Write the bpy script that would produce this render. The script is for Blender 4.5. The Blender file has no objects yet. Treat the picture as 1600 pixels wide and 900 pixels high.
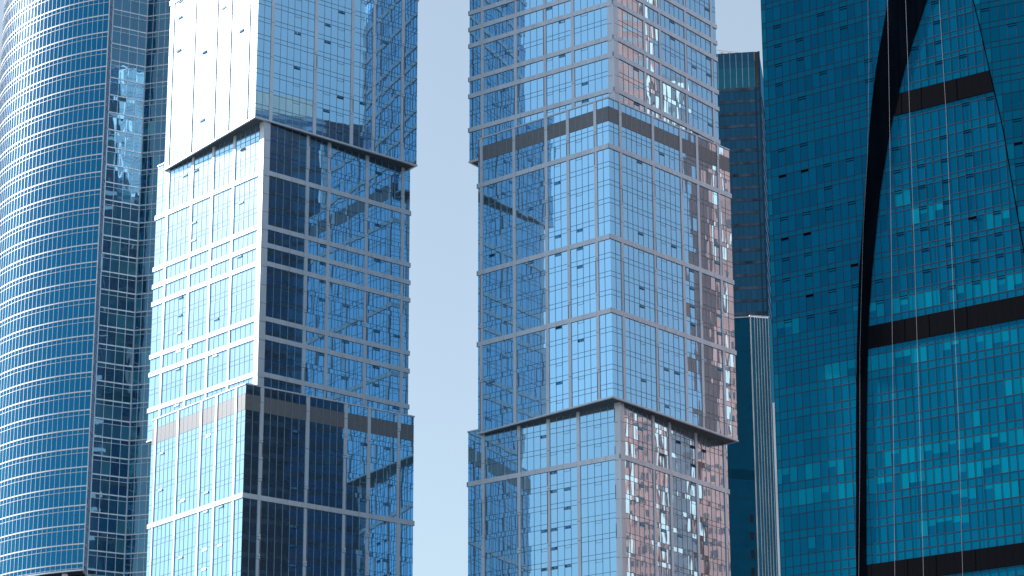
import bpy, math, random
from mathutils import Vector, Matrix

sc = bpy.context.scene
COL = sc.collection
R = math.radians
CZ = 1.7                                   # eye height above the ground


# ------------------------------------------------------------------ helpers
class MB:
    """Collects faces (with a material slot and a per-face pane value) and links them as ONE mesh."""

    def __init__(self):
        self.v, self.f, self.m, self.c = [], [], [], []

    def quad(self, pts, m=0, c=(0.5, 0.5, 0.0)):
        i = len(self.v)
        self.v.extend([tuple(p) for p in pts])
        self.f.append(tuple(range(i, i + len(pts))))
        self.m.append(m)
        self.c.append(c)

    def hexa(self, p, m=0, c=(0.5, 0.5, 0.0)):
        """p: 4 bottom points then 4 top points, same order around."""
        i = len(self.v)
        self.v.extend([tuple(q) for q in p])
        for a in ((3, 2, 1, 0), (4, 5, 6, 7), (0, 1, 5, 4), (1, 2, 6, 5), (2, 3, 7, 6), (3, 0, 4, 7)):
            self.f.append(tuple(i + k for k in a))
            self.m.append(m)
            self.c.append(c)

    def build(self, name, mats, parent=None):
        me = bpy.data.meshes.new(name)
        me.from_pydata(self.v, [], self.f)
        for k in (mats if isinstance(mats, (list, tuple)) else [mats]):
            me.materials.append(k)
        me.polygons.foreach_set('material_index', self.m)
        at = me.attributes.new('pane', 'FLOAT_COLOR', 'FACE')
        buf = []
        for c in self.c:
            buf += [c[0], c[1], c[2], 1.0]
        at.data.foreach_set('color', buf)
        me.update()
        o = bpy.data.objects.new(name, me)
        COL.objects.link(o)
        if parent is not None:
            o.parent = parent
            o.matrix_parent_inverse = parent.matrix_world.inverted()
        return o


def tag(o, label=None, cat=None, group=None, kind=None):
    if label: o['label'] = label
    if cat: o['category'] = cat
    if group: o['group'] = group
    if kind: o['kind'] = kind
    return o


def empty(name, x, y, label, cat, group=None):
    o = bpy.data.objects.new(name, None)
    COL.objects.link(o)
    o.location = (x, y, 0)
    o.empty_display_size = 5
    o.matrix_world = Matrix.Translation((x, y, 0))
    return tag(o, label, cat, group)


class Frame:
    """A vertical wall plane: s runs along d, z is height, o stands out along n."""

    def __init__(self, P, d, n):
        self.P, self.d, self.n = P, d, n

    def p(self, s, z, o=0.0):
        return (self.P[0] + self.d[0] * s + self.n[0] * o, self.P[1] + self.d[1] * s + self.n[1] * o, z)


def fbox(mb, F, s0, s1, z0, z1, o0, o1, m=0, z0b=None, z1b=None, c=(0.5, 0.5, 0)):
    """Box on a wall; z0b / z1b are the bottom and top at s1 where they differ from those at s0."""
    z0b = z0 if z0b is None else z0b
    z1b = z1 if z1b is None else z1b
    mb.hexa([F.p(s0, z0, o1), F.p(s1, z0b, o1), F.p(s1, z0b, o0), F.p(s0, z0, o0),
             F.p(s0, z1, o1), F.p(s1, z1b, o1), F.p(s1, z1b, o0), F.p(s0, z1, o0)], m, c)


def dL(y): return (-math.sin(R(y)), math.cos(R(y)))
def dR(y): return (math.cos(R(y)), math.sin(R(y)))
def neg(a): return (-a[0], -a[1])


# ---------------------------------------------------------------- materials
def new_mat(name):
    m = bpy.data.materials.new(name)
    m.use_nodes = True
    nt = m.node_tree
    nt.nodes.clear()
    out = nt.nodes.new('ShaderNodeOutputMaterial')
    return m, nt, out


def N(nt, t, **kw):
    n = nt.nodes.new(t)
    for k, v in kw.items():
        if k == 'inp':
            for a, b in v.items():
                n.inputs[a].default_value = b
        else:
            setattr(n, k, v)
    return n


def solid(name, col, rough=0.5, metal=0.0, noise=0.08, nscale=0.6, spec=0.4, stretch=(1, 1, 0.25)):
    m, nt, out = new_mat(name)
    b = N(nt, 'ShaderNodeBsdfPrincipled', inp={'Roughness': rough, 'Metallic': metal, 'Specular IOR Level': spec})
    geo = N(nt, 'ShaderNodeNewGeometry')
    mp = N(nt, 'ShaderNodeMapping')
    mp.inputs['Scale'].default_value = stretch
    nz = N(nt, 'ShaderNodeTexNoise', inp={'Scale': nscale, 'Detail': 4.0})
    nt.links.new(geo.outputs['Position'], mp.inputs['Vector'])
    nt.links.new(mp.outputs[0], nz.inputs['Vector'])
    rmp = N(nt, 'ShaderNodeMapRange', inp={'From Min': 0.3, 'From Max': 0.7, 'To Min': 1 - noise * 2, 'To Max': 1 + noise})
    nt.links.new(nz.outputs['Fac'], rmp.inputs['Value'])
    mul = N(nt, 'ShaderNodeVectorMath', operation='SCALE')
    mul.inputs[0].default_value = col[:3]
    nt.links.new(rmp.outputs[0], mul.inputs['Scale'])
    nt.links.new(mul.outputs[0], b.inputs['Base Color'])
    nt.links.new(b.outputs[0], out.inputs[0])
    return m


def glass(name, tint, refl, inner, inner_var=0.5, bright=(0.0, 0.2, 0.3), bump=0.02, wave=0.45, film=0.05, film_rough=0.24, fres=0.35):
    """Coated curtain-wall glass: a tinted mirror over what stands behind the pane.
    pane.r: tone of the room behind, pane.g: waviness seed, pane.b: share of the pale colour, for blinds and painted lit rooms, glints, reflection."""
    m, nt, out = new_mat(name)
    L = nt.links
    at = N(nt, 'ShaderNodeAttribute', attribute_name='pane')
    sep = N(nt, 'ShaderNodeSeparateColor')
    L.new(at.outputs['Color'], sep.inputs[0])
    geo = N(nt, 'ShaderNodeNewGeometry')
    # what is behind the glass, plus painted glints and reflection in the pale share
    tone = N(nt, 'ShaderNodeMapRange', inp={'From Min': 0.0, 'From Max': 1.0, 'To Min': 1 - inner_var, 'To Max': 1 + inner_var})
    L.new(sep.outputs[0], tone.inputs['Value'])
    sca = N(nt, 'ShaderNodeVectorMath', operation='SCALE')
    sca.inputs[0].default_value = inner
    L.new(tone.outputs[0], sca.inputs['Scale'])
    mixc = N(nt, 'ShaderNodeMix', data_type='RGBA')
    L.new(sep.outputs[2], mixc.inputs['Factor'])
    L.new(sca.outputs[0], mixc.inputs['A'])
    mixc.inputs['B'].default_value = (*bright, 1)
    dif = N(nt, 'ShaderNodeBsdfDiffuse')
    L.new(mixc.outputs['Result'], dif.inputs['Color'])
    # pane distortion
    w = N(nt, 'ShaderNodeMath', operation='MULTIPLY', inp={1: 1.2})
    L.new(sep.outputs[1], w.inputs[0])
    mp = N(nt, 'ShaderNodeMapping')
    mp.inputs['Scale'].default_value = (1, 1, 0.3)
    L.new(geo.outputs['Position'], mp.inputs['Vector'])
    nz = N(nt, 'ShaderNodeTexNoise', noise_dimensions='4D', inp={'Scale': wave, 'Detail': 1.0, 'Roughness': 0.4})
    L.new(mp.outputs[0], nz.inputs['Vector'])
    L.new(w.outputs[0], nz.inputs['W'])
    bp = N(nt, 'ShaderNodeBump', inp={'Strength': 1.0, 'Distance': bump})
    L.new(nz.outputs['Fac'], bp.inputs['Height'])
    gl = N(nt, 'ShaderNodeBsdfGlossy', inp={'Color': (*tint, 1), 'Roughness': 0.012})
    L.new(bp.outputs[0], gl.inputs['Normal'])
    dirt = N(nt, 'ShaderNodeBsdfGlossy', inp={'Color': (0.9, 0.95, 1, 1), 'Roughness': film_rough})
    lw = N(nt, 'ShaderNodeLayerWeight', inp={'Blend': fres})
    fr = N(nt, 'ShaderNodeMapRange', inp={'From Min': 0.0, 'From Max': 1.0, 'To Min': refl, 'To Max': 1.0})
    L.new(lw.outputs['Fresnel'], fr.inputs['Value'])
    mx = N(nt, 'ShaderNodeMixShader')
    L.new(fr.outputs[0], mx.inputs[0])
    L.new(dif.outputs[0], mx.inputs[1])
    L.new(gl.outputs[0], mx.inputs[2])
    mx2 = N(nt, 'ShaderNodeMixShader', inp={0: film})
    L.new(mx.outputs[0], mx2.inputs[1])
    L.new(dirt.outputs[0], mx2.inputs[2])
    L.new(mx2.outputs[0], out.inputs[0])
    return m


def louvre_mat(name, col, spec=0.02, rough=0.7):
    m, nt, out = new_mat(name)
    b = N(nt, 'ShaderNodeBsdfPrincipled', inp={'Roughness': rough, 'Specular IOR Level': spec})
    geo = N(nt, 'ShaderNodeNewGeometry')
    sx = N(nt, 'ShaderNodeSeparateXYZ')
    nt.links.new(geo.outputs['Position'], sx.inputs[0])
    mu = N(nt, 'ShaderNodeMath', operation='MULTIPLY', inp={1: 2 * math.pi / 0.16})
    nt.links.new(sx.outputs['Z'], mu.inputs[0])
    si = N(nt, 'ShaderNodeMath', operation='SINE')
    nt.links.new(mu.outputs[0], si.inputs[0])
    mr = N(nt, 'ShaderNodeMapRange', inp={'From Min': -1.0, 'From Max': 1.0, 'To Min': 0.65, 'To Max': 1.15})
    nt.links.new(si.outputs[0], mr.inputs['Value'])
    nz = N(nt, 'ShaderNodeTexNoise', inp={'Scale': 2.5, 'Detail': 5.0})
    nt.links.new(geo.outputs['Position'], nz.inputs['Vector'])
    m2 = N(nt, 'ShaderNodeMapRange', inp={'From Min': 0.3, 'From Max': 0.7, 'To Min': 0.85, 'To Max': 1.12})
    nt.links.new(nz.outputs['Fac'], m2.inputs['Value'])
    m3 = N(nt, 'ShaderNodeMath', operation='MULTIPLY')
    nt.links.new(mr.outputs[0], m3.inputs[0])
    nt.links.new(m2.outputs[0], m3.inputs[1])
    sca = N(nt, 'ShaderNodeVectorMath', operation='SCALE')
    sca.inputs[0].default_value = col
    nt.links.new(m3.outputs[0], sca.inputs['Scale'])
    nt.links.new(sca.outputs[0], b.inputs['Base Color'])
    nt.links.new(b.outputs[0], out.inputs[0])
    return m


M = {}
M['stack_glass'] = glass('stack_glass', (0.31, 0.64, 0.89), 0.78, (0.0, 0.02, 0.036), bump=0.011, wave=0.42, film=0.11, film_rough=0.29)
M['vent_glass'] = glass('vent_glass', (0.30, 0.55, 0.75), 0.30, (0.01, 0.06, 0.11), bump=0.01, film=0.04)
M['stack_clad'] = solid('stack_cladding', (0.60, 0.67, 0.78), 0.4, metal=0.35, noise=0.05)
M['stack_mull'] = solid('stack_mullion', (0.30, 0.39, 0.50), 0.38, metal=0.5, noise=0.04)
M['stack_transom'] = solid('stack_transom', (0.03, 0.07, 0.12), 0.5)
M['slot'] = solid('shadow_gap', (0.03, 0.03, 0.06), 0.6)
M['louvre'] = louvre_mat('louvre', (0.15, 0.165, 0.20), 0.7, 0.38)
M['soffit'] = solid('soffit', (0.06, 0.07, 0.09), 0.5, noise=0.1)
M['roofing'] = solid('roofing', (0.22, 0.22, 0.23), 0.8)
M['curve_glass'] = glass('curve_glass', (0.0, 0.33, 0.64), 0.42, (0.0, 0.05, 0.11), inner_var=0.35, bump=0.014, wave=0.35, film=0.016, film_rough=0.26, bright=(0.03, 0.2, 0.26), fres=0.25)
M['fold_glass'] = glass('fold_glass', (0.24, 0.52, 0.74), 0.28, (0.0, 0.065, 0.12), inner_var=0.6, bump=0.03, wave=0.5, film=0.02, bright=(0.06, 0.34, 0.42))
M['curve_mull'] = solid('curve_mullion', (0.78, 0.81, 0.88), 0.4, metal=0.3, noise=0.03)
M['arch_glass'] = glass('arch_glass', (0.0, 0.16, 0.36), 0.16, (0.0, 0.105, 0.20), inner_var=0.28, bright=(0.0, 0.29, 0.42), bump=0.01, wave=0.3, film=0.002, fres=0.2)
M['arch_dark'] = solid('arch_cladding', (0.002, 0.004, 0.008), 0.6, noise=0.2, spec=0.0)
M['arch_belt'] = louvre_mat('arch_belt', (0.005, 0.006, 0.010))
M['arch_mull'] = solid('arch_mullion', (0.004, 0.02, 0.05), 0.5)
M['pale_strip'] = solid('pale_strip', (0.7, 0.72, 0.78), 0.4)
M['rope'] = solid('rope', (0.5, 0.5, 0.55), 0.7)
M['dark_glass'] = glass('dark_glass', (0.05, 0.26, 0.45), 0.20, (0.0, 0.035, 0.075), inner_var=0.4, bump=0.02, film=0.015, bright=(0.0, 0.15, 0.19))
M['dark_band'] = solid('dark_spandrel', (0.055, 0.095, 0.15), 0.7, noise=0.4, nscale=0.35, stretch=(1, 1, 0.6))
M['dark_frame'] = solid('dark_frame', (0.015, 0.06, 0.11), 0.6, spec=0.1)
M['pale_rib'] = solid('pale_rib', (0.78, 0.82, 0.86), 0.4, noise=0.15)
M['rib_glass'] = glass('rib_glass', (0.04, 0.30, 0.45), 0.12, (0.0, 0.07, 0.125), inner_var=0.3, bump=0.02, film=0.01)
M['brown'] = solid('brown_cladding', (0.60, 0.205, 0.16), 0.7, noise=0.2, nscale=0.25)
M['white_clad'] = solid('white_cladding', (0.90, 0.68, 0.58), 0.5, noise=0.06)
M['grey_clad'] = solid('grey_cladding', (0.11, 0.10, 0.12), 0.6, noise=0.15)
M['opening'] = solid('window_opening', (0.02, 0.025, 0.035), 0.25)


# --------------------------------------------------- the two stacked towers
FH = 3.43                                  # storey height of the stacked towers
SP = 0.9                                   # spandrel strip above each window row
PW = 0.34                                  # half width of a pilaster


def split(a, b, step):
    n = max(1, round((b - a) / step))
    return [a + (b - a) * i / n for i in range(n + 1)]


def rows_between(zlo, zhi, grid):
    """Edges of the pane rows, from the top down."""
    k = math.ceil((zhi - grid) / FH) + 1
    e = []
    while grid + k * FH - SP > zlo - FH:
        zt = grid + k * FH
        e += [zt, zt - SP]
        k -= 1
    return [z for z in e if zlo - 0.01 < z < zhi + 0.01]


def pane(mb, F, s0, s1, zb0, zb1, zt, rng, m=0, tilt=0.0023, tone=None, o=0.0):
    a, b = rng.gauss(0, tilt), rng.gauss(0, tilt * 0.7)
    sc_, zc = (s0 + s1) / 2, (zb0 + zt) / 2
    q = [(s0, zb0), (s1, zb1), (s1, zt), (s0, zt)]
    mb.quad([F.p(s, z, o + a * (s - sc_) + b * (z - zc) * 0.5) for s, z in q], m,
            (rng.random() if tone is None else tone, rng.random(), 0.0))


class Block:
    """One shifted storey block of a stacked tower."""

    def __init__(self, tower, yaw, C, WL, WR, zc, drop, z1, grid, pilL, pilR, bands, pillar, seed, louvre=None, ventsL=(), ventsR=(), open_p=0.35):
        self.rng = random.Random(seed)
        self.grid, self.z1, self.zc = grid, z1, zc
        l, r = dL(yaw), dR(yaw)
        C2 = C
        PL = (C2[0] + l[0] * WL, C2[1] + l[1] * WL)
        PR = (C2[0] + r[0] * WR, C2[1] + r[1] * WR)
        PB = (PL[0] + r[0] * WR, PL[1] + r[1] * WR)
        self.corners = [C2, PR, PB, PL]
        zl = zc - drop
        zb = zc - 2 * drop
        shell = MB()
        faces = [('L', Frame(C2, l, neg(r)), WL, pilL, zc, zl), ('R', Frame(C2, r, neg(l)), WR, pilR, zc, zl),
                 ('BL', Frame(PL, r, l), WR, [WR * k for k in (0.1, 0.37, 0.63, 0.9)], zl, zb),
                 ('BR', Frame(PR, l, r), WL, [WL * k for k in (0.1, 0.37, 0.63, 0.9)], zl, zb)]
        self.faces = faces
        # underside and roof
        shell.quad([(*C2, zc), (*PL, zl), (*PB, zb), (*PR, zl)], 1)
        shell.quad([(*C2, z1 - 4.2), (*PR, z1 - 4.2), (*PB, z1 - 4.2), (*PL, z1 - 4.2)], 2)
        # fascia lip along the underside
        for nm, F, W, pil, za, zb_ in faces:
            if zc > 1:
                fbox(shell, F, -0.1, W + 0.1, za - 0.12, za + 0.16, -0.25, 0.16, 3, zb_ - 0.12, zb_ + 0.16)
            fbox(shell, F, -0.05, W + 0.05, z1 - 0.02, z1 + 0.22, -0.3, 0.17, 3)
        tower_parts = []
        lou = louvre
        for nm, F, W, pil, za, zb_ in faces:
            front = nm in 'LR'
            zbot = lambda s, za=za, zb_=zb_, W=W: za + (zb_ - za) * s / W
            rows = rows_between(min(za, zb_), z1, grid)
            edges = sorted(set([z1, min(za, zb_)] + rows), reverse=True)
            if lou:
                edges = sorted(set([z for z in edges if not (lou[0] - 0.35 < z < z1 - 0.01)] + [lou[0], lou[1]]), reverse=True)
            s_lo = pillar if (pillar and front) else 0.0
            pil = [s for s in pil if s - PW > s_lo]
            stops = [s_lo] + [x for s in pil for x in (s - PW, s + PW)] + [W]
            bays = [(stops[i], stops[i + 1]) for i in range(0, len(stops), 2)]
            rear = MB()
            for bi, (b0, b1) in enumerate(bays):
                if b1 - b0 < 0.2: continue
                g = MB() if front else rear
                g2 = MB() if front else rear
                cols = split(b0, b1, 1.56)
                for i in range(len(cols) - 1):
                    for k in range(len(edges) - 1):
                        zt, zlow = edges[k], edges[k + 1]
                        if lou and abs(zt - lou[1]) < 0.02: continue
                        q0, q1 = max(zlow, zbot(cols[i])), max(zlow, zbot(cols[i + 1]))
                        if zt - max(q0, q1) < 0.05: continue
                        pane(g2 if lou and zt > lou[1] else g, F, cols[i], cols[i + 1], q0, q1, zt, self.rng)
                    if i:
                        fbox(shell, F, cols[i] - 0.03, cols[i] + 0.03, zbot(cols[i]), z1, -0.05, 0.06)
                for z in edges[1:-1]:
                    zz = max(zbot(b0), zbot(b1))
                    if z > zz + 0.1:
                        fbox(shell, F, b0, b1, z - 0.028, z + 0.028, -0.05, 0.04, 4)
                if front:
                    tower_parts += [(g, 'glazing_bay', M['stack_glass']), (g2, 'glazing_bay', M['stack_glass'])]
            if not front:
                tower_parts.append((rear, 'rear_glazing', M['stack_glass']))
            # pilasters
            for s in pil:
                pb = MB()
                fbox(pb, F, s - PW, s + PW, zbot(s), z1 - 0.05, -0.1, 0.15, 0)
                if front:
                    k0 = int((zc - grid) / FH) - 2
                    k = k0
                    while grid + k * FH < z1:
                        run = self.rng.choice((1, 1, 2, 2, 3))
                        za_, zb2 = grid + k * FH, grid + (k + run) * FH - SP
                        za_ = max(za_, zbot(s) + 0.3)
                        if self.rng.random() < 0.34 and zb2 < z1 - 0.3 and zb2 > za_ + 0.5:
                            side = PW - 0.1
                            fbox(pb, F, s + side - 0.08, s + side + 0.06, za_, zb2, 0.1, 0.155, 1)
                            fbox(pb, F, s - PW + 0.02, s + side - 0.08, zb2 - 0.1, zb2, 0.1, 0.154, 1)
                        k += run
                        zj = grid + k * FH - 0.5
                        if zbot(s) + 0.3 < zj < z1 - 0.3:
                            fbox(pb, F, s - PW - 0.004, s + PW + 0.004, zj - 0.03, zj + 0.03, 0.05, 0.153, 1)
                tower_parts.append((pb, 'pilaster', [M['stack_clad'], M['slot']]))
            # louvre band
            if lou:
                lb = MB()
                for bi, (b0, b1) in enumerate(bays):
                    cols = split(b0, b1, 1.56)
                    for i in range(len(cols) - 1):
                        fbox(lb, F, cols[i] + 0.05, cols[i + 1] - 0.05, lou[0] + 0.03, lou[1] - 0.03, -0.1, 0.03)
                tower_parts.append((lb, 'louvre_band', M['louvre']))
            # vents
            for bay, ci in (ventsL if nm == 'L' else ventsR if nm == 'R' else ()):
                if bay >= len(bays): continue
                cols = split(*bays[bay], 1.56)
                if ci >= len(cols) - 1: continue
                a, b = cols[ci] + 0.05, cols[ci + 1] - 0.05
                k = -60
                while grid + k * FH < z1:
                    zt = grid + k * FH - SP - 0.04
                    k += 1
                    if zt < max(zbot(a), 74) + 1.2 or zt > min(z1 - (5.2 if lou else 1), 216): continue
                    if any(abs(zt + 0.2 - bz) < 0.1 for bz in ()): continue
                    vo = MB()
                    if self.rng.random() < open_p * 0.7:
                        h, out = 0.46, self.rng.uniform(0.10, 0.2)
                        pts = [F.p(a, zt - h, 0.05 + out), F.p(b, zt - h, 0.05 + out), F.p(b, zt, 0.05), F.p(a, zt, 0.05)]
                        p2 = [F.p(a, zt - h, 0.02), F.p(b, zt - h, 0.02), F.p(b, zt, 0.02), F.p(a, zt, 0.02)]
                        vo.hexa([pts[0], pts[1], p2[1], p2[0], pts[3], pts[2], p2[2], p2[3]], 0, (self.rng.random(), 0.5, 0))
                    else:
                        if self.rng.random() < 0.35: continue
                        h = 0.42
                        fbox(vo, F, a, b, zt - h - 0.05, zt - h, -0.03, 0.055, 1)
                        fbox(vo, F, a, a + 0.05, zt - h, zt, -0.03, 0.055, 1)
                        fbox(vo, F, b - 0.05, b, zt - h, zt, -0.03, 0.055, 1)
                    tower_parts.append((vo, 'vent_flap', [M['vent_glass'], M['stack_mull']]))
        # corner pillar
        if pillar:
            pb = MB()
            FL, FR = faces[0][1], faces[1][1]
            fbox(pb, FL, -0.16, pillar, zc + 0.05, z1 - 0.05, -0.2, 0.16, 0, z0b=zc + 0.05 - drop * pillar / WL)
            fbox(pb, FR, -0.2, pillar, zc + 0.05, z1 - 0.05, -0.2, 0.159, 0, z0b=zc + 0.05 - drop * pillar / WR)
            k = -60
            while grid + k * FH < z1:
                zj = grid + k * FH - SP - 0.25
                if zj > zc + 0.4:
                    fbox(pb, FL, -0.165, pillar + 0.005, zj - 0.03, zj + 0.03, -0.1, 0.165, 1)
                    fbox(pb, FR, -0.165, pillar + 0.005, zj - 0.03, zj + 0.03, -0.1, 0.164, 1)
                    if self.rng.random() < 0.3:
                        fbox(pb, FL, pillar - 0.12, pillar + 0.02, zj + 0.1, zj + 2.6, 0.1, 0.166, 1)
                k += 1
            tower_parts.append((pb, 'corner_pillar', [M['stack_clad'], M['slot']]))
        self.shell = shell.build('tower_block', [M['stack_mull'], M['soffit'], M['roofing'], M['stack_clad'], M['stack_transom']], tower)
        # spandrel bands ring all four sides
        for zt in bands:
            bb = MB()
            for nm, F, W, pil, za, zb_ in faces:
                js = split(0, W, 3.12) if nm in 'LR' else [0, W]
                for i in range(len(js) - 1):
                    a0 = js[i] - (0.2 if i == 0 else 0) + (0.02 if i else 0)
                    a1 = js[i + 1] + (0.195 if i == len(js) - 2 else 0) - (0.02 if i < len(js) - 2 else 0)
                    fbox(bb, F, a0, a1, zt - 0.9, zt - 0.02, -0.05, 0.2 if nm in ('L', 'BR') else 0.198)
            bb.build('spandrel_band', M['stack_clad'], self.shell)
        for mb, nm, mt in tower_parts:
            if mb.f:
                mb.build(nm, mt, self.shell)


def bands_from(grid, ks):
    return [grid + k * FH for k in ks]


# left stacked tower
t2 = empty('stacked_tower', -42, 470, 'stacked glass tower whose left side glares white in the sun, beside the curved blue tower', 'tower', 'pair of stacked block towers')
Block(t2, 38.43, (-46.54, 445.5), 31.5, 36.4, 0.0, 0.0, 127.25, 107.86, [2.96, 9.31, 14.38, 22.27, 30.02], [3.4, 13.09, 21.28, 26.37, 33.04],
      [107.86, 107.86 - 7 * FH, 107.86 - 14 * FH], 0, 11, louvre=(122.7, 125.6), ventsL=[(1, 2), (2, 1), (3, 3), (4, 3)], ventsR=[(1, 4), (3, 2), (4, 2)], open_p=0.45)
Block(t2, 41.874, (-44.70, 447.4), 33.8, 34.25, 125.0, 1.1, 177.9, 157.64 + 0.04, [8.97, 15.58, 22.16, 29.99], [9.98, 14.9, 23.84, 32.5],
      bands_from(157.68, (3, 0, -1, -2, -5, -6, -8)), 1.25, 12, ventsL=[(0, 3), (1, 2), (2, 3), (3, 1)], ventsR=[(1, 2), (2, 2), (3, 1), (3, 4)])
Block(t2, 38.43, (-46.27, 445.5), 31.25, 36.2, 177.37, 1.12, 246.0, 210.9, [2.89, 9.21, 14.14, 22.01, 29.95], [3.29, 12.84, 21.14, 26.12, 32.76],
      bands_from(210.9, (0, 1, 3, 5, 7)), 0, 13, ventsL=[(1, 1), (2, 1), (3, 2), (4, 3)], ventsR=[(1, 3), (2, 1), (2, 3), (3, 1), (4, 1)], open_p=0.3)

# right stacked tower
t3 = empty('stacked_tower', 17, 469, 'stacked glass tower mirroring a brown building, standing beside the teal arched tower', 'tower', 'pair of stacked block towers')
Block(t3, 52.448, (18.76, 447.0), 33.85, 34.15, 0.0, 0.0, 124.2, 114.9, [8.98, 15.6, 22.2, 30.35], [10.13, 15.3, 23.71, 33.04],
      [114.9, 114.9 - 9 * FH, 114.9 - 16 * FH], 1.1, 21, ventsL=[(0, 2), (1, 1), (2, 0), (1, 3)], ventsR=[(0, 3), (1, 1), (2, 1), (2, 4), (3, 1)], open_p=0.55)
Block(t3, 48.485, (17.45, 444.0), 31.65, 36.0, 124.3, 1.05, 180.18, 154.27, [3.07, 9.57, 14.78, 22.61, 30.76], [3.25, 12.67, 20.94, 25.87, 32.36],
      bands_from(154.27, (5, 0, -4)), 0, 22, louvre=(175.76, 178.56), ventsL=[(1, 2), (2, 1), (3, 2), (4, 3)], ventsR=[(1, 3), (2, 1), (2, 3), (3, 1), (4, 3)], open_p=0.4)
Block(t3, 52.486, (18.73, 446.5), 33.6, 34.45, 177.6, 1.1, 262.0, 183.35, [9.2, 15.66, 22.52, 30.43], [9.8, 14.92, 23.62, 32.74],
      bands_from(183.35, (0, 2, 3, 5, 6, 7, 9, 11, 13)), 1.25, 23, ventsL=[(0, 3), (1, 1), (1, 3), (3, 1)], ventsR=[(0, 3), (2, 2), (3, 1), (3, 4)], open_p=0.3)


# ------------------------------------------------------- curved blue tower
t1 = empty('curved_tower', -105, 560, 'curved blue glass tower with white grid lines at the left edge of the view', 'tower')
H1 = 3.98
E = (-86.16, 522.0)
arc = [E]
a = 72.6
RAD = 43.0
STEP = 1.27
while a > -75:
    s = STEP
    p = arc[-1]
    am = a - math.degrees(s / RAD) / 2
    arc.append((p[0] - math.sin(R(am)) * s, p[1] + math.cos(R(am)) * s))
    a -= math.degrees(s / RAD)
arc.reverse()                                             # now from the far limb to the near right end
def go(p, az, dist, n):
    return [(p[0] + math.sin(R(az)) * dist * i / n, p[1] + math.cos(R(az)) * dist * i / n) for i in range(1, n + 1)]
strip = go(E, -1.5, 6.1, 5)
f1 = go(strip[-1], 59.4, 8.05, 4)
f2 = go(f1[-1], 106.7, 14.4, 10)
f3 = go(f2[-1], 20, 30, 6)
f4 = go(f3[-1], -60, 40, 8)
plan = arc + strip + f1 + f2
back = f3 + f4
iA, iS, iF1, iF2 = len(arc) - 1, len(arc) + 4, len(arc) + 8, len(arc) + 18
ZB1 = 110.44                                              # underside of the glazed part
floors1 = [111.72 + H1 * k for k in range(0, 38)]
TOP1 = floors1[-1] + 1.2


def nrm(p, q):
    d = (q[0] - p[0], q[1] - p[1])
    l = math.hypot(*d)
    return Frame(p, (d[0] / l, d[1] / l), (d[1] / l, -d[0] / l)), l


segs = [nrm(plan[i], plan[i + 1]) for i in range(len(plan) - 1)]
rng = random.Random(5)
grid1 = MB()
for i, (F, l) in enumerate(segs):
    fat = i in (iA, iS, iF1)
    w = 0.13 if fat else 0.045
    fbox(grid1, F, -w, w, ZB1, TOP1, -0.05, 0.14 if fat else 0.07)
    for z in floors1:
        fbox(grid1, F, 0, l, z - 0.13, z + 0.13, -0.05, 0.1)
        if iA <= i < iS:
            continue
        fbox(grid1, F, 0, l, z - 1.05, z - 0.96, -0.05, 0.06)
zprev = ZB1
grid1 = grid1.build('mullion_grid', M['curve_mull'], t1)
for z in floors1 + [TOP1]:
    if z > 240: break
    g = MB()
    for i, (F, l) in enumerate(segs):
        for (z0, z1) in ((zprev, z - 1.0), (z - 1.0, z)):
            if z1 - z0 < 0.1: continue
            t = rng.random() ** 1.6
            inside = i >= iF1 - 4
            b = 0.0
            if inside and z < 215 and z1 - z0 > 2 and rng.random() < (0.42 if z < 190 else 0.12): b = rng.uniform(0.15, 0.75)  # paler panes, partly painting the sunlit neighbour's reflection on the lower fold
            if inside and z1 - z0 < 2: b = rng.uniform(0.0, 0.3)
            aa, bb = rng.gauss(0, 0.006), rng.gauss(0, 0.004)
            q = [(0, z0), (l, z0), (l, z1), (0, z1)]
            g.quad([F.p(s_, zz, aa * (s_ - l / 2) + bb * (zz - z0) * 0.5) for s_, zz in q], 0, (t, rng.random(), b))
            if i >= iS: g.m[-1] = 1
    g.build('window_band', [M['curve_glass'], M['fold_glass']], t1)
    zprev = z
up = MB()
for F, l in segs:
    up.quad([F.p(0, zprev), F.p(l, zprev), F.p(l, TOP1), F.p(0, TOP1)], 0, (rng.random(), rng.random(), 0))
bk = [nrm((plan + back)[i], (plan + back)[i + 1]) for i in range(len(plan) - 1, len(plan) + len(back) - 1)] + [nrm(back[-1], plan[0])]
for F, l in bk:
    up.quad([F.p(0, ZB1), F.p(l, ZB1), F.p(l, TOP1), F.p(0, TOP1)], 0, (rng.random(), rng.random(), 0))
up.build('upper_glazing', M['curve_glass'], t1)
ring = plan + back
cx = sum(p[0] for p in ring) / len(ring)
cy = sum(p[1] for p in ring) / len(ring)
sf = MB()
sf.quad([(*p, ZB1 - 0.02) for p in reversed(ring)], 0)
for i in range(len(plan) - 1):
    F, l = segs[i]
    fbox(sf, F, 0, l, ZB1 - 0.25, ZB1 + 0.03, -0.2, 0.14, 1)
sf.build('soffit', [M['soffit'], M['curve_mull']], t1)
rf = MB()
rf.quad([(*p, TOP1) for p in ring], 0)
rf.build('roof', M['roofing'], t1)
# recessed lower storeys with white raking struts under the curve
core = MB()
ins = [(cx + (p[0] - cx) * 0.84, cy + (p[1] - cy) * 0.84) for p in ring]
for i in range(len(ins)):
    p, q = ins[i], ins[(i + 1) % len(ins)]
    core.quad([(*p, 0), (*q, 0), (*q, ZB1), (*p, ZB1)], 0, (rng.random(), rng.random(), 0))
core.build('recessed_storeys', M['dark_glass'], t1)


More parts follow.
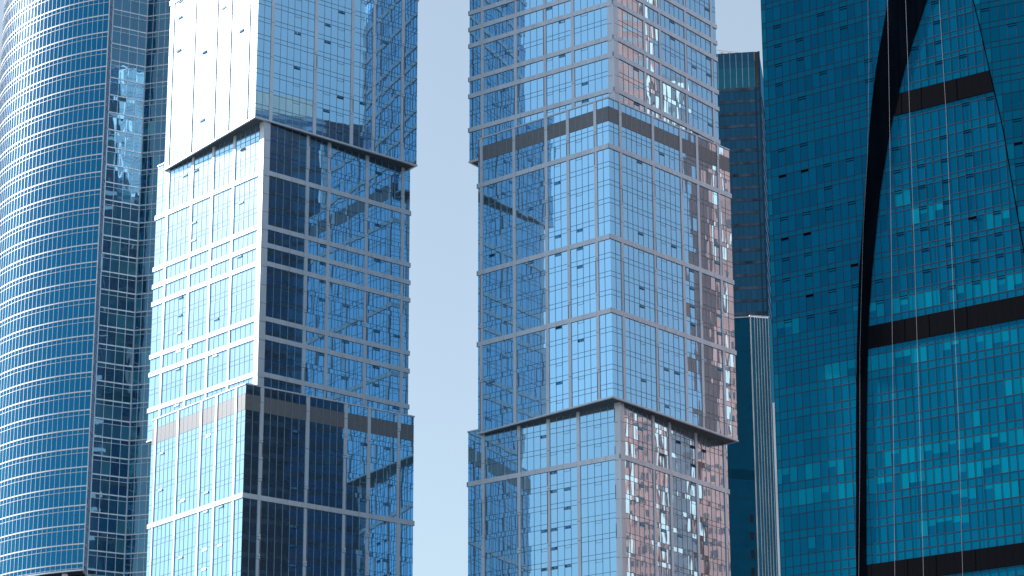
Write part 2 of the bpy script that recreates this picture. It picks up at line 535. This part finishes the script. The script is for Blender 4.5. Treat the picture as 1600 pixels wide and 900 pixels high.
def beam(mb, a, b, w, m=0):
    a, b = Vector(a), Vector(b)
    d = (b - a).normalized()
    u = d.cross(Vector((0.13, -0.99, 0))).normalized()
    v = d.cross(u)
    mb.hexa([a + u * w + v * w, a - u * w + v * w, a - u * w - v * w, a + u * w - v * w,
             b + u * w + v * w, b - u * w + v * w, b - u * w - v * w, b + u * w - v * w], m)


for k in range(7):
    i = iA - 4 - k * 6
    F, l = segs[i]
    c = MB()
    beam(c, F.p(0, 40, -1.6), F.p(0, ZB1 - 0.3, -1.6), 0.55)
    c.build('support_column', M['curve_mull'], t1)
    c = MB()
    beam(c, F.p(0.6, ZB1 - 0.4, -1.6), F.p(-3.6, ZB1 - 4.2, -1.7), 0.33)
    c.build('brace', M['curve_mull'], t1)

# ------------------------------------------------------ teal arched tower
t6 = empty('arched_tower', 70, 400, 'dark teal glass tower with a black arch and cross belts on its face', 'tower')
P6 = (41.61, 405.0)
d6 = neg(dL(53.5))
n6 = neg(dR(53.5))
F6 = Frame(P6, d6, n6)
W6, TOP6 = 66.0, 218.0
rng = random.Random(66)


def lerp_table(tab, z):
    if z <= tab[0][0]: return tab[0][1]
    for (z0, s0), (z1, s1) in zip(tab, tab[1:]):
        if z <= z1: return s0 + (s1 - s0) * (z - z0) / (z1 - z0)
    return tab[-1][1]


OUT = [(0, 12.6), (60, 12.9), (82.9, 13.34), (105.4, 14.4), (117.1, 15.1), (130.5, 16.2), (144, 17.95), (150.3, 18.75), (156.7, 19.6), (164, 20.9), (169.3, 22.2), (175.5, 23.8), (184, 26.8), (190, 29.6), (196, 33.2)]
INN = [(0, 14.3), (60, 14.6), (84.5, 15.03), (105, 16.1), (121.9, 17.3), (130, 18.3), (143.5, 20.5), (153.7, 22.9), (161.8, 25.5), (165.8, 27.0), (169.8, 28.8), (173.7, 30.5), (179, 33.2)]
LIM = [(0, 50.0), (60, 49.0), (90, 47.5), (110, 46.0), (128.5, 44.35), (140.6, 43.05), (149.2, 42.2), (152.5, 41.65), (159.1, 40.55), (167, 39.35), (171.6, 38.5), (180, 36.4), (190, 33.2), (207, 27)]

# storeys, from the top down: (top of the strip, bottom of the strip), then the window below it
rows6 = []
z = 160.4 + 17 * 3.43 - 0.7 + 0.7
while z > 160.5:
    rows6 += [(z, z - 0.95, 's'), (z - 0.95, z - 3.43, 'w')]
    z -= 3.43
rows6 += [(160.4, 159.1, 's'), (159.1, 157.9, 's'), (157.9, 156.8, 's'), (156.8, 154.8, 's'), (154.8, 151.8, 'w'), (151.8, 150.3, 's'), (150.3, 147.3, 'w')]
z = 147.3
for k in range(7):
    rows6 += [(z, z - 0.85, 's'), (z - 0.85, z - 3.46, 'w')]
    z -= 3.46
rows6 += [(z, 121.9, 's'), (121.9, 120.7, 's'), (120.7, 119.5, 's'), (119.5, 118.3, 's'), (118.3, 117.15, 's'), (117.15, 114.6, 'w')]
z = 114.6
while z > 90:
    rows6 += [(z, z - 1.27, 's'), (z - 1.27, z - 3.87, 'w')]
    z -= 3.87
rows6 += [(z, 85.8, 's'), (85.8, 84.4, 's'), (84.4, 83.2, 's'), (83.2, 82.1, 's'), (82.1, 81.0, 's')]
z = 81.0
while z > 3:
    z2 = max(z - 3.87, 0)
    rows6 += [(z, z - 1.27, 's'), (z - 1.27, z2, 'w')]
    z = z2
cols6 = [0.0, 0.82]
while cols6[-1] < W6 - 1:
    cols6.append(cols6[-1] + 1.385)

TURN = 0.16
def off6(s, z):
    L = lerp_table(LIM, z)
    return 0.0 if s <= L else -(s - L) * TURN


mull6 = MB()
vent_n = 0
vents6 = []
for ri, (zt, zb, kind) in enumerate(rows6):
    if zt - zb < 0.05: continue
    g = MB()
    mid = (zt + zb) / 2
    lit_row = {True: 0.0}[True]  # share of panes painted pale as lit rooms
    if kind == 'w':
        if 80 < zb < 116: lit_row = rng.choice((0.05, 0.5, 0.15, 0.3))
        elif 123 < zb < 146: lit_row = rng.choice((0.04, 0.06, 0.16, 0.25))
        elif zb > 116: lit_row = 0.04
        if 114 < zb < 115.5: lit_row = 0.75
        if 88 < zb < 102: lit_row = rng.choice((0.55, 0.75))
        if 122.5 < zb < 126: lit_row = 0.5
    run = 0.0
    for ci in range(len(cols6) - 1):
        s0, s1 = cols6[ci], cols6[ci + 1]
        tone = rng.random()
        if kind == 's': tone = 0.40 + 0.2 * rng.random()
        if zb > 122: tone *= 0.75                        # darker tone in the flats above the offices
        b, bsplit = 0.0, None
        if kind == 'w':
            if rng.random() < 0.16: run = 1.0 if rng.random() < lit_row else 0.0
            if run and rng.random() < 0.88:
                b = rng.uniform(0.35, 0.85)
                if rng.random() < 0.45: bsplit = zb + (zt - zb) * rng.choice((0.3, 0.45, 0.55, 0.7))  # half-lit room: bright ceiling painted above a dark lower part
            if ci == 0: b = max(b, rng.uniform(0.25, 0.45))
        else:
            b = 0.10
        for L0, L1, side in ((lerp_table(LIM, zb), lerp_table(LIM, zt), 0),):
            pieces = []
            lo, hi = min(L0, L1), max(L0, L1)
            if s1 <= lo or s0 >= hi: pieces = [((s0, s1), (s0, s1))]
            else:
                m0, m1 = min(max(L0, s0), s1), min(max(L1, s0), s1)
                pieces = [((s0, m0), (s0, m1)), ((m0, s1), (m1, s1))]
            for pi, ((a0, a1), (c0, c1)) in enumerate(pieces):
                zz = [zb, zt] if bsplit is None else [zb, bsplit, zt]
                for q in range(len(zz) - 1):
                    za, zc_ = zz[q], zz[q + 1]
                    fa, fc = (za - zb) / (zt - zb), (zc_ - zb) / (zt - zb)
                    x = [a0 + (c0 - a0) * fa, a1 + (c1 - a1) * fa, a1 + (c1 - a1) * fc, a0 + (c0 - a0) * fc]
                    if abs(x[1] - x[0]) < 0.02 and abs(x[2] - x[3]) < 0.02: continue
                    bb = b + (0.14 if zb < 117 else 0.0)
                    if bsplit is not None and q == 0: bb = b * rng.uniform(0.0, 0.25)
                    if len(pieces) == 2 and pi == 1 and kind == 'w' and rng.random() < 0.7: bb = rng.uniform(0.3, 0.75)  # glints beside the arch edge, painted as pale panes
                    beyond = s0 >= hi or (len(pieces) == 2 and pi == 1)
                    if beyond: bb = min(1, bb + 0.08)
                    o = [off6(x[0] + (0.001 if beyond else -0.001), za), off6(x[1], za), off6(x[2], zc_), off6(x[3] + (0.001 if beyond else -0.001), zc_)]
                    ta, tb = rng.gauss(0, 0.004), rng.gauss(0, 0.003)
                    pts = [F6.p(x[j], (za, za, zc_, zc_)[j], o[j] + ta * (x[j] - s0 - 0.7) + tb * ((za, za, zc_, zc_)[j] - mid)) for j in range(4)]
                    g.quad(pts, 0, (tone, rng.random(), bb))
        # mullion piece of this cell
        o0, o1 = off6(s0, zb), off6(s0, zt)
        w = 0.032
        mull6.hexa([F6.p(s0 - w, zb, o0 + 0.05), F6.p(s0 + w, zb, o0 + 0.05), F6.p(s0 + w, zb, o0 - 0.1), F6.p(s0 - w, zb, o0 - 0.1),
                    F6.p(s0 - w, zt, o1 + 0.05), F6.p(s0 + w, zt, o1 + 0.05), F6.p(s0 + w, zt, o1 - 0.1), F6.p(s0 - w, zt, o1 - 0.1)])
        oa, ob = off6(s0, zt), off6(s1, zt)
        mull6.hexa([F6.p(s0, zt - 0.045, oa + 0.06), F6.p(s1, zt - 0.045, ob + 0.06), F6.p(s1, zt - 0.045, ob - 0.1), F6.p(s0, zt - 0.045, oa - 0.1),
                    F6.p(s0, zt + 0.045, oa + 0.06), F6.p(s1, zt + 0.045, ob + 0.06), F6.p(s1, zt + 0.045, ob - 0.1), F6.p(s0, zt + 0.045, oa - 0.1)])
        if kind == 'w' and zb > 122 and zt < 180 and ci % 3 == 2 and s1 < 52:
            if lerp_table(OUT, mid) - 1.2 < s0 < lerp_table(INN, mid) + 0.3: continue
            vents6.append((s0, s1, zt, oa, ob))
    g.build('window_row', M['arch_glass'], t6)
mull6.build('mullion_grid', M['arch_mull'], t6)
rng.shuffle(vents6)
for j, (s0, s1, zt, oa, ob) in enumerate(vents6[:100]):
    v = MB()
    h = 0.42
    if j % 11 == 0:
        v.hexa([F6.p(s0 + .05, zt - h, oa + .2), F6.p(s1 - .05, zt - h, ob + .2), F6.p(s1 - .05, zt - h, ob - .02), F6.p(s0 + .05, zt - h, oa - .02),
                F6.p(s0 + .05, zt - .05, oa + .06), F6.p(s1 - .05, zt - .05, ob + .06), F6.p(s1 - .05, zt - .05, ob - .02), F6.p(s0 + .05, zt - .05, oa - .02)])
    else:
        for za, zb in ((zt - h - 0.06, zt - h + 0.03), (zt - 0.1, zt)):
            v.hexa([F6.p(s0 + .03, za, oa + .07), F6.p(s1 - .03, za, ob + .07), F6.p(s1 - .03, za, ob - .02), F6.p(s0 + .03, za, oa - .02),
                    F6.p(s0 + .03, zb, oa + .07), F6.p(s1 - .03, zb, ob + .07), F6.p(s1 - .03, zb, ob - .02), F6.p(s0 + .03, zb, oa - .02)])
    v.build('vent_flap', M['arch_dark'], t6)


def strip6(name, left, right, z0, z1, mat, oo=0.28, n=60):
    mb = MB()
    zs = [z0 + (z1 - z0) * i / n for i in range(n + 1)]
    for za, zb in zip(zs, zs[1:]):
        a0, a1, b0, b1 = lerp_table(left, za), lerp_table(left, zb), lerp_table(right, za), lerp_table(right, zb)
        mb.hexa([F6.p(a0, za, oo), F6.p(b0, za, oo), F6.p(b0, za, -0.1), F6.p(a0, za, -0.1),
                 F6.p(a1, zb, oo), F6.p(b1, zb, oo), F6.p(b1, zb, -0.1), F6.p(a1, zb, -0.1)])
    return mb.build(name, mat, t6)


strip6('arch_limb', OUT, INN, 0.0, 179, M['arch_dark'])
strip6('arch_crown', [(179, 25.0), (184, 26.8), (190, 29.6), (196, 33.2)], [(179, 33.2), (184, 33.9), (190, 33.5), (196, 33.3)], 179, 196, M['arch_dark'], 0.28, 20)
strip6('arch_edge', [(z, s - 0.05) for z, s in LIM], [(z, s + 0.08) for z, s in LIM], 0, 190, M['arch_dark'], 0.12)
for (za, zb) in ((155.55, 159.1), (118.3, 121.87), (81.2, 84.4), (42, 45.4)):
    b = MB()
    js = [lerp_table(INN, (za + zb) / 2) - 0.3]
    lim = lerp_table(LIM, (za + zb) / 2)
    while js[-1] < lim - 0.4:
        js.append(min(js[-1] + 1.385, lim))
    for a0, a1 in zip(js, js[1:]):
        last = a1 >= lim - 0.01
        e0 = lerp_table(LIM, za) if last else a1 - 0.02
        e1 = lerp_table(LIM, zb) if last else a1 - 0.02
        b.hexa([F6.p(a0, za, 0.22), F6.p(e0, za, 0.22), F6.p(e0, za, -0.1), F6.p(a0, za, -0.1),
                F6.p(a0, zb, 0.22), F6.p(e1, zb, 0.22), F6.p(e1, zb, -0.1), F6.p(a0, zb, -0.1)])
    b.build('cross_belt', M['arch_belt'], t6)
tr = MB()
fbox(tr, F6, -0.42, -0.04, 0, 112.5, -0.4, 0.1)  # pale strip up the lower part of the left corner
tr.build('corner_strip', M['pale_strip'], t6)
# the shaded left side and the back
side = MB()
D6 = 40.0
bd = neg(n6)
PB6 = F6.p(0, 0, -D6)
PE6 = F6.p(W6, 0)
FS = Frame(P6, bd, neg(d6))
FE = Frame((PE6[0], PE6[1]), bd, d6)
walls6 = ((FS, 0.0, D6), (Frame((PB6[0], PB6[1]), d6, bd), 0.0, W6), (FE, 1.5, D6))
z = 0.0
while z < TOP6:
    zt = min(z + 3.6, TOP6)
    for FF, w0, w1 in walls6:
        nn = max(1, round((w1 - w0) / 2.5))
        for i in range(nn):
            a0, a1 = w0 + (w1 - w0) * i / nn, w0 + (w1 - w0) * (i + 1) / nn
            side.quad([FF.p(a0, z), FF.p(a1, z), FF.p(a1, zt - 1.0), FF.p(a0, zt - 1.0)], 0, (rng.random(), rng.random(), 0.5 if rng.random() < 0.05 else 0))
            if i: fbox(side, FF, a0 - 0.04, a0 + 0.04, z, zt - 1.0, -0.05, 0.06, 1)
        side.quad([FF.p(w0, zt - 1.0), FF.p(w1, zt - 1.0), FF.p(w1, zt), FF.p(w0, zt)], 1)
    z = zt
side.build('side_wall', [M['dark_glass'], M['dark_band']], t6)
rf = MB()
rf.quad([F6.p(0, TOP6 - .05), F6.p(W6, TOP6 - .05, -4), FE.p(D6, TOP6 - .05), FS.p(D6, TOP6 - .05)], 0)
fbox(rf, F6, 6, 20, TOP6, TOP6 + 7, -26, -8)
fbox(rf, F6, 22, 40, TOP6, TOP6 + 11, -28, -10)
rf.build('roof', M['roofing'], t6)

# ropes hanging down the face, plus the limb's glint modelled as a thin strand
for nm, pts in (('second rope', [(24.4, 196), (23.83, 175.5), (23.13, 155.8), (22.2, 132), (21.06, 104.3), (20.11, 82.1), (19.3, 62)]),
                ('third rope', [(27.5, 196), (27.04, 174.7), (26.68, 155), (26.21, 131.2), (25.56, 103.6), (24.91, 81.5), (24.3, 62)]),
                ('fourth rope', [(33.0, 196), (32.94, 173.1), (33.01, 153.5), (32.58, 129.9), (32.1, 102.6), (31.38, 80.7), (30.7, 62)]),
                ('limb glint', [(20.9, 196), (19.9, 165), (18.9, 150), (17.5, 138), (15.9, 118), (15.0, 100), (13.9, 82), (13.2, 62)])):
    rp = MB()
    w = 0.015 if nm != 'limb glint' else 0.01
    for (s0, z0), (s1, z1) in zip(pts, pts[1:]):
        p = [Vector(F6.p(s0, z0, 0.55)), Vector(F6.p(s1, z1, 0.55))]
        u, v = Vector((*d6, 0)) * w, Vector((*n6, 0)) * w
        rp.hexa([p[1] + u + v, p[1] - u + v, p[1] - u - v, p[1] + u - v, p[0] + u + v, p[0] - u + v, p[0] - u - v, p[0] + u - v])
    o = rp.build('rope_and_glint', M['rope'])
    tag(o, {'limb glint': 'faint thin strand standing for the glint along the black arch limb of the teal tower',
            'second rope': 'pale rope hanging from the arch just right of its black limb',
            'third rope': 'pale rope hanging between two other ropes on the teal tower face',
            'fourth rope': 'pale rope hanging down the middle of the arch, far from the black limb'}[nm], 'rope', 'ropes hanging down the arched tower')

# -------------------------------------------------- dark banded tower behind
t4 = empty('banded_tower', 60, 760, 'dark navy tower with thin pale floor bands and a glass crown, far behind', 'tower')
P4 = (75.4, 745.0)
F4 = Frame(P4, dL(81.5), neg(dR(81.5)))
F4r = Frame(P4, dR(81.5), neg(dL(81.5)))
rng = random.Random(44)
W4, T4 = 44.0, 316.2
gm, bm, fm = MB(), MB(), MB()
fl = [300.6 + 3.95 * k for k in range(1, -76, -1)]
for z in fl:
    for i in range(28):
        a0, a1 = W4 * i / 28, W4 * (i + 1) / 28
        gm.quad([F4.p(a0, z - 3.95), F4.p(a1, z - 3.95), F4.p(a1, z - 0.9), F4.p(a0, z - 0.9)], 0, (rng.random(), rng.random(), 0.0))
    gm.quad([F4r.p(0, z - 3.95), F4r.p(34, z - 3.95), F4r.p(34, z - 0.9), F4r.p(0, z - 0.9)], 0, (rng.random(), rng.random(), 0))
    fbox(bm, F4, 0.3, W4, z - 0.95, z, -0.2, 0.12)
    fbox(bm, F4r, 0.3, 34, z - 0.95, z, -0.2, 0.1)
    for i in range(1, 28):
        fbox(fm, F4, W4 * i / 28 - .04, W4 * i / 28 + .04, z - 3.95, z - 0.95, -0.05, 0.08)
gm.build('curtain_wall', M['dark_glass'], t4)
bm.build('spandrel_grid', M['dark_band'], t4)
fbox(fm, F4, -0.2, 0.35, 0, T4, -0.3, 0.25)
fbox(fm, F4, 1.2, 1.5, 0, T4 - 3, -0.3, 0.25)
fm.build('frame', M['dark_frame'], t4)
cr = MB()
for i in range(23):
    a0, a1 = 1.5 + 1.85 * i, 1.5 + 1.85 * (i + 1)
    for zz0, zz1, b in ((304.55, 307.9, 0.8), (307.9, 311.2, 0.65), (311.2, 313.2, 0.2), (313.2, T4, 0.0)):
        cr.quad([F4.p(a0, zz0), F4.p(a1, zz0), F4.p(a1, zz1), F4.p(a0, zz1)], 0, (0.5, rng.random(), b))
cr.quad([F4r.p(0, 300), F4r.p(34, 300), F4r.p(34, T4), F4r.p(0, T4)], 0)
cr.quad([F4.p(0, T4 - .05), F4.p(W4, T4 - .05), F4.p(W4, T4 - .05, -34), F4.p(0, T4 - .05, -34)], 1)
cr = cr.build('glass_crown', [M['dark_glass'], M['roofing']], t4)
fin = MB()
for i in range(24):
    s = 1.5 + 1.85 * i
    fbox(fin, F4, s - .04, s + .04, 304.6, T4 - 0.6 * (i % 2), -0.05, 0.22)
fin.build('crown_fins', M['pale_rib'], cr)
ra = MB()
for i in range(14):
    s = 6.2 + 1.15 * i
    h = 0.55 + 0.17 * (s - 6)
    fbox(ra, F4, s - .06, s + .06, T4, T4 + h, -1.2, -1.08)
    fbox(ra, F4, s, s + 1.15, T4 + h - .1, T4 + h + .05, -1.2, -1.08, 0, T4 + h + .09, T4 + h + .24)
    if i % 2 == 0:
        fbox(ra, F4, s + .2, s + .85, T4, T4 + 0.45 + 0.06 * i, -1.0, -0.4)  # white blocks stand for sun glints along the railing
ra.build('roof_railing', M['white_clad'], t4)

# -------------------------------------------------- ribbed block behind
t5 = empty('ribbed_tower', 50, 607, 'slim teal block with pale vertical ribs, squeezed between two larger towers', 'tower')
P5 = (56.36, 600.0)
F5 = Frame(P5, dL(80), neg(dR(80)))
F5r = Frame(P5, (math.cos(R(14)), math.sin(R(14))), (math.sin(R(14)), -math.cos(R(14))))
T5 = 186.8
gm = MB()
for i in range(12):
    for k in range(52):
        z0, z1 = 3.6 * k, min(3.6 * (k + 1), T5)
        gm.quad([F5.p(2.2 * i, z0), F5.p(2.2 * i + 2.2, z0), F5.p(2.2 * i + 2.2, z1), F5.p(2.2 * i, z1)], 0, (0.35 + 0.2 * rng.random(), 0.5, 0.0))
gm.build('flat_glazing', M['rib_glass'], t5)
gm = MB()
for i in range(6):
    for k in range(26):
        z0, z1 = 7.2 * k, min(7.2 * (k + 1), T5)
        a0, a1 = 0.3 + 0.73 * i, 0.3 + 0.73 * (i + 1)
        gm.quad([F5r.p(a0, z0), F5r.p(a1, z0), F5r.p(a1, z1), F5r.p(a0, z1)], 0, (rng.random(), rng.random(), 0.2 * rng.random()))
PE5 = F5r.p(4.75, 0)
PW5 = F5.p(26.4, 0)
gm.quad([PE5, (PE5[0] + 4, PE5[1] + 16, 0), (PE5[0] + 4, PE5[1] + 16, T5), (*PE5[:2], T5)], 0)
gm.quad([(PE5[0] + 4, PE5[1] + 16, 0), (PW5[0] + 4, PW5[1] + 16, 0), (PW5[0] + 4, PW5[1] + 16, T5), (PE5[0] + 4, PE5[1] + 16, T5)], 0)
gm.build('ribbed_glazing', M['rib_glass'], t5)
for i, s in enumerate((0.12, 1.08, 1.78, 2.45, 3.15, 3.85, 4.55)):
    rb = MB()
    w = 0.15 if i == 0 else 0.065
    fbox(rb, F5r, s - w, s + w, 0, T5 + (0.0 if i < 2 else 0.25), -0.1, 0.12)
    rb.build('rib', M['pale_rib'], t5)
cp = MB()
fbox(cp, F5, 0.0, 26.4, T5, T5 + 0.24, -0.3, 0.15)
fbox(cp, F5r, -0.1, 4.75, T5 + 0.25, T5 + 0.5, -0.3, 0.35)
cp.quad([(*P5, T5 - .02), PE5[:2] + (T5 - .02,), (PE5[0] + 4, PE5[1] + 16, T5 - .02), (PW5[0] + 4, PW5[1] + 16, T5 - .02), PW5[:2] + (T5 - .02,)], 0)
cp.build('roof_coping', M['pale_rib'], t5)
for k in range(7):
    z = 139.0 - 4.15 * k
    for s, w in ((1.1, 0.85),) + (((2.3, 0.6),) if k > 3 else ()):
        wn = MB()
        fbox(wn, F5, s - w / 2, s + w / 2, z - 1.9, z, -0.1, 0.04)
        wn.build('window', M['opening'], t5)

# ---------------- the sunlit buildings that the right stacked tower mirrors
def mirrored(name, label, x, y0, y1, depth, top, mat, fins, win, seed):
    r_ = random.Random(seed)
    t = empty(name, x, (y0 + y1) / 2, label, 'building')
    F = Frame((x, y1), (0, -1), (-1, 0))
    W = y1 - y0
    wl = MB()
    fbox(wl, F, 0, W, 0, top, -depth, 0)
    wl.build('wall', mat, t)
    wm = MB()
    z = 20.0
    while z < top - 4:
        s = 1.0
        while s < W - 1.5:
            if r_.random() < win:
                fbox(wm, F, s, s + r_.uniform(0.8, 1.5), z, z + r_.uniform(1.4, 2.2), -0.1, 0.05)
            s += 2.1
        z += 3.4
    if wm.f: tag(wm.build('window_grid', M['opening'], t), kind='stuff')
    for (s, w, za, zb) in fins:
        fm = MB()
        fbox(fm, F, s, s + w, za, zb, -0.1, 0.5)
        fm.build('white_panel', M['white_clad'], t)
    return t


mirrored('brown_tower', 'tall brown tower with white stripes mirrored beside the corner of the right stacked tower', 250, 510, 531, 30, 330, M['brown'],
         [(1.0, 1.0, 20, 330), (9.0, 1.7, 60, 262), (18.4, 0.8, 20, 310)], 0.75, 71)
mirrored('grey_tower', 'dark grey tower with white strips mirrored in the right stacked tower, beside the brown one', 252, 532, 541, 26, 288, M['grey_clad'],
         [(0.6, 1.2, 20, 286), (7.2, 0.8, 20, 286), (4.2, 2.0, 258, 286)], 0.5, 72)
mirrored('brown_tower', 'lower brown block mirrored at the far end of the bottom right-hand facade', 251, 542, 570, 30, 232, M['brown'],
         [(4.0, 1.2, 20, 230), (17, 1.2, 20, 230)], 0.7, 73)

# ------------------------------------------------------------------- ground
gm, nt, out = new_mat('paving')
b = N(nt, 'ShaderNodeBsdfPrincipled', inp={'Roughness': 0.85})
geo = N(nt, 'ShaderNodeNewGeometry')
nz = N(nt, 'ShaderNodeTexNoise', inp={'Scale': 0.05, 'Detail': 8.0})
nt.links.new(geo.outputs['Position'], nz.inputs['Vector'])
cr_ = N(nt, 'ShaderNodeValToRGB')
cr_.color_ramp.elements[0].position, cr_.color_ramp.elements[0].color = 0.35, (0.12, 0.12, 0.12, 1)
cr_.color_ramp.elements[1].position, cr_.color_ramp.elements[1].color = 0.65, (0.3, 0.29, 0.28, 1)
nt.links.new(nz.outputs['Fac'], cr_.inputs[0])
nt.links.new(cr_.outputs[0], b.inputs['Base Color'])
nt.links.new(b.outputs[0], out.inputs[0])
g = MB()
g.quad([(-4000, -4000, 0), (4000, -4000, 0), (4000, 4000, 0), (-4000, 4000, 0)])
tag(g.build('ground', gm), kind='structure')

# ----------------------------------------------------------- sun, sky, view
SUN_AZ, SUN_EL = 63.0, 29.0                # degrees left of the view direction, above the horizon
w = bpy.data.worlds.new('World')
sc.world = w
w.use_nodes = True
nt = w.node_tree
bg = nt.nodes['Background']
sky = nt.nodes.new('ShaderNodeTexSky')
sky.sky_type = 'NISHITA'
sky.sun_disc = False
sky.sun_elevation = R(SUN_EL)
sky.sun_rotation = R(-SUN_AZ)
sky.dust_density = 0.45
veil = nt.nodes.new('ShaderNodeMix')                # thin bright haze over the clear sky
veil.data_type = 'RGBA'
veil.inputs['Factor'].default_value = 0.45
veil.inputs['B'].default_value = (3.6, 4.2, 4.35, 1)
nt.links.new(sky.outputs[0], veil.inputs['A'])
nt.links.new(veil.outputs['Result'], bg.inputs[0])
bg.inputs[1].default_value = 0.1
sd = Vector((-math.sin(R(SUN_AZ)) * math.cos(R(SUN_EL)), math.cos(R(SUN_AZ)) * math.cos(R(SUN_EL)), math.sin(R(SUN_EL))))
sl = bpy.data.lights.new('sun', 'SUN')
sl.energy = 4.5
sl.angle = R(0.5)
sl.color = (1.0, 0.97, 0.93)
so = bpy.data.objects.new('sun', sl)
COL.objects.link(so)
so.rotation_euler = sd.to_track_quat('Z', 'Y').to_euler()
so.location = (-300, 100, 400)

cam = bpy.data.cameras.new('camera')
co = bpy.data.objects.new('camera', cam)
COL.objects.link(co)
sc.camera = co
cam.sensor_width = 36.0
cam.lens = 36.0 * 4136.56 / 1600.0
cam.clip_start = 1.0
cam.clip_end = 12000
th, ro = R(17.7993), R(-0.21264)
c_, s_ = math.cos(th), math.sin(th)
right0, down0, fwd = Vector((1, 0, 0)), Vector((0, s_, -c_)), Vector((0, c_, s_))
right = right0 * math.cos(ro) - down0 * math.sin(ro)
down = right0 * math.sin(ro) + down0 * math.cos(ro)
mw = Matrix((right, -down, -fwd)).transposed().to_4x4()
mw.translation = (0, 0, CZ)
co.matrix_world = mw

sc.view_settings.view_transform = 'Standard'
sc.view_settings.look = 'None'
sc.view_settings.exposure = 0.84
sc.view_settings.gamma = 1.0
sc.view_settings.use_curve_mapping = False
sc.cycles.max_bounces = 8
sc.cycles.glossy_bounces = 6
sc.cycles.caustics_reflective = False
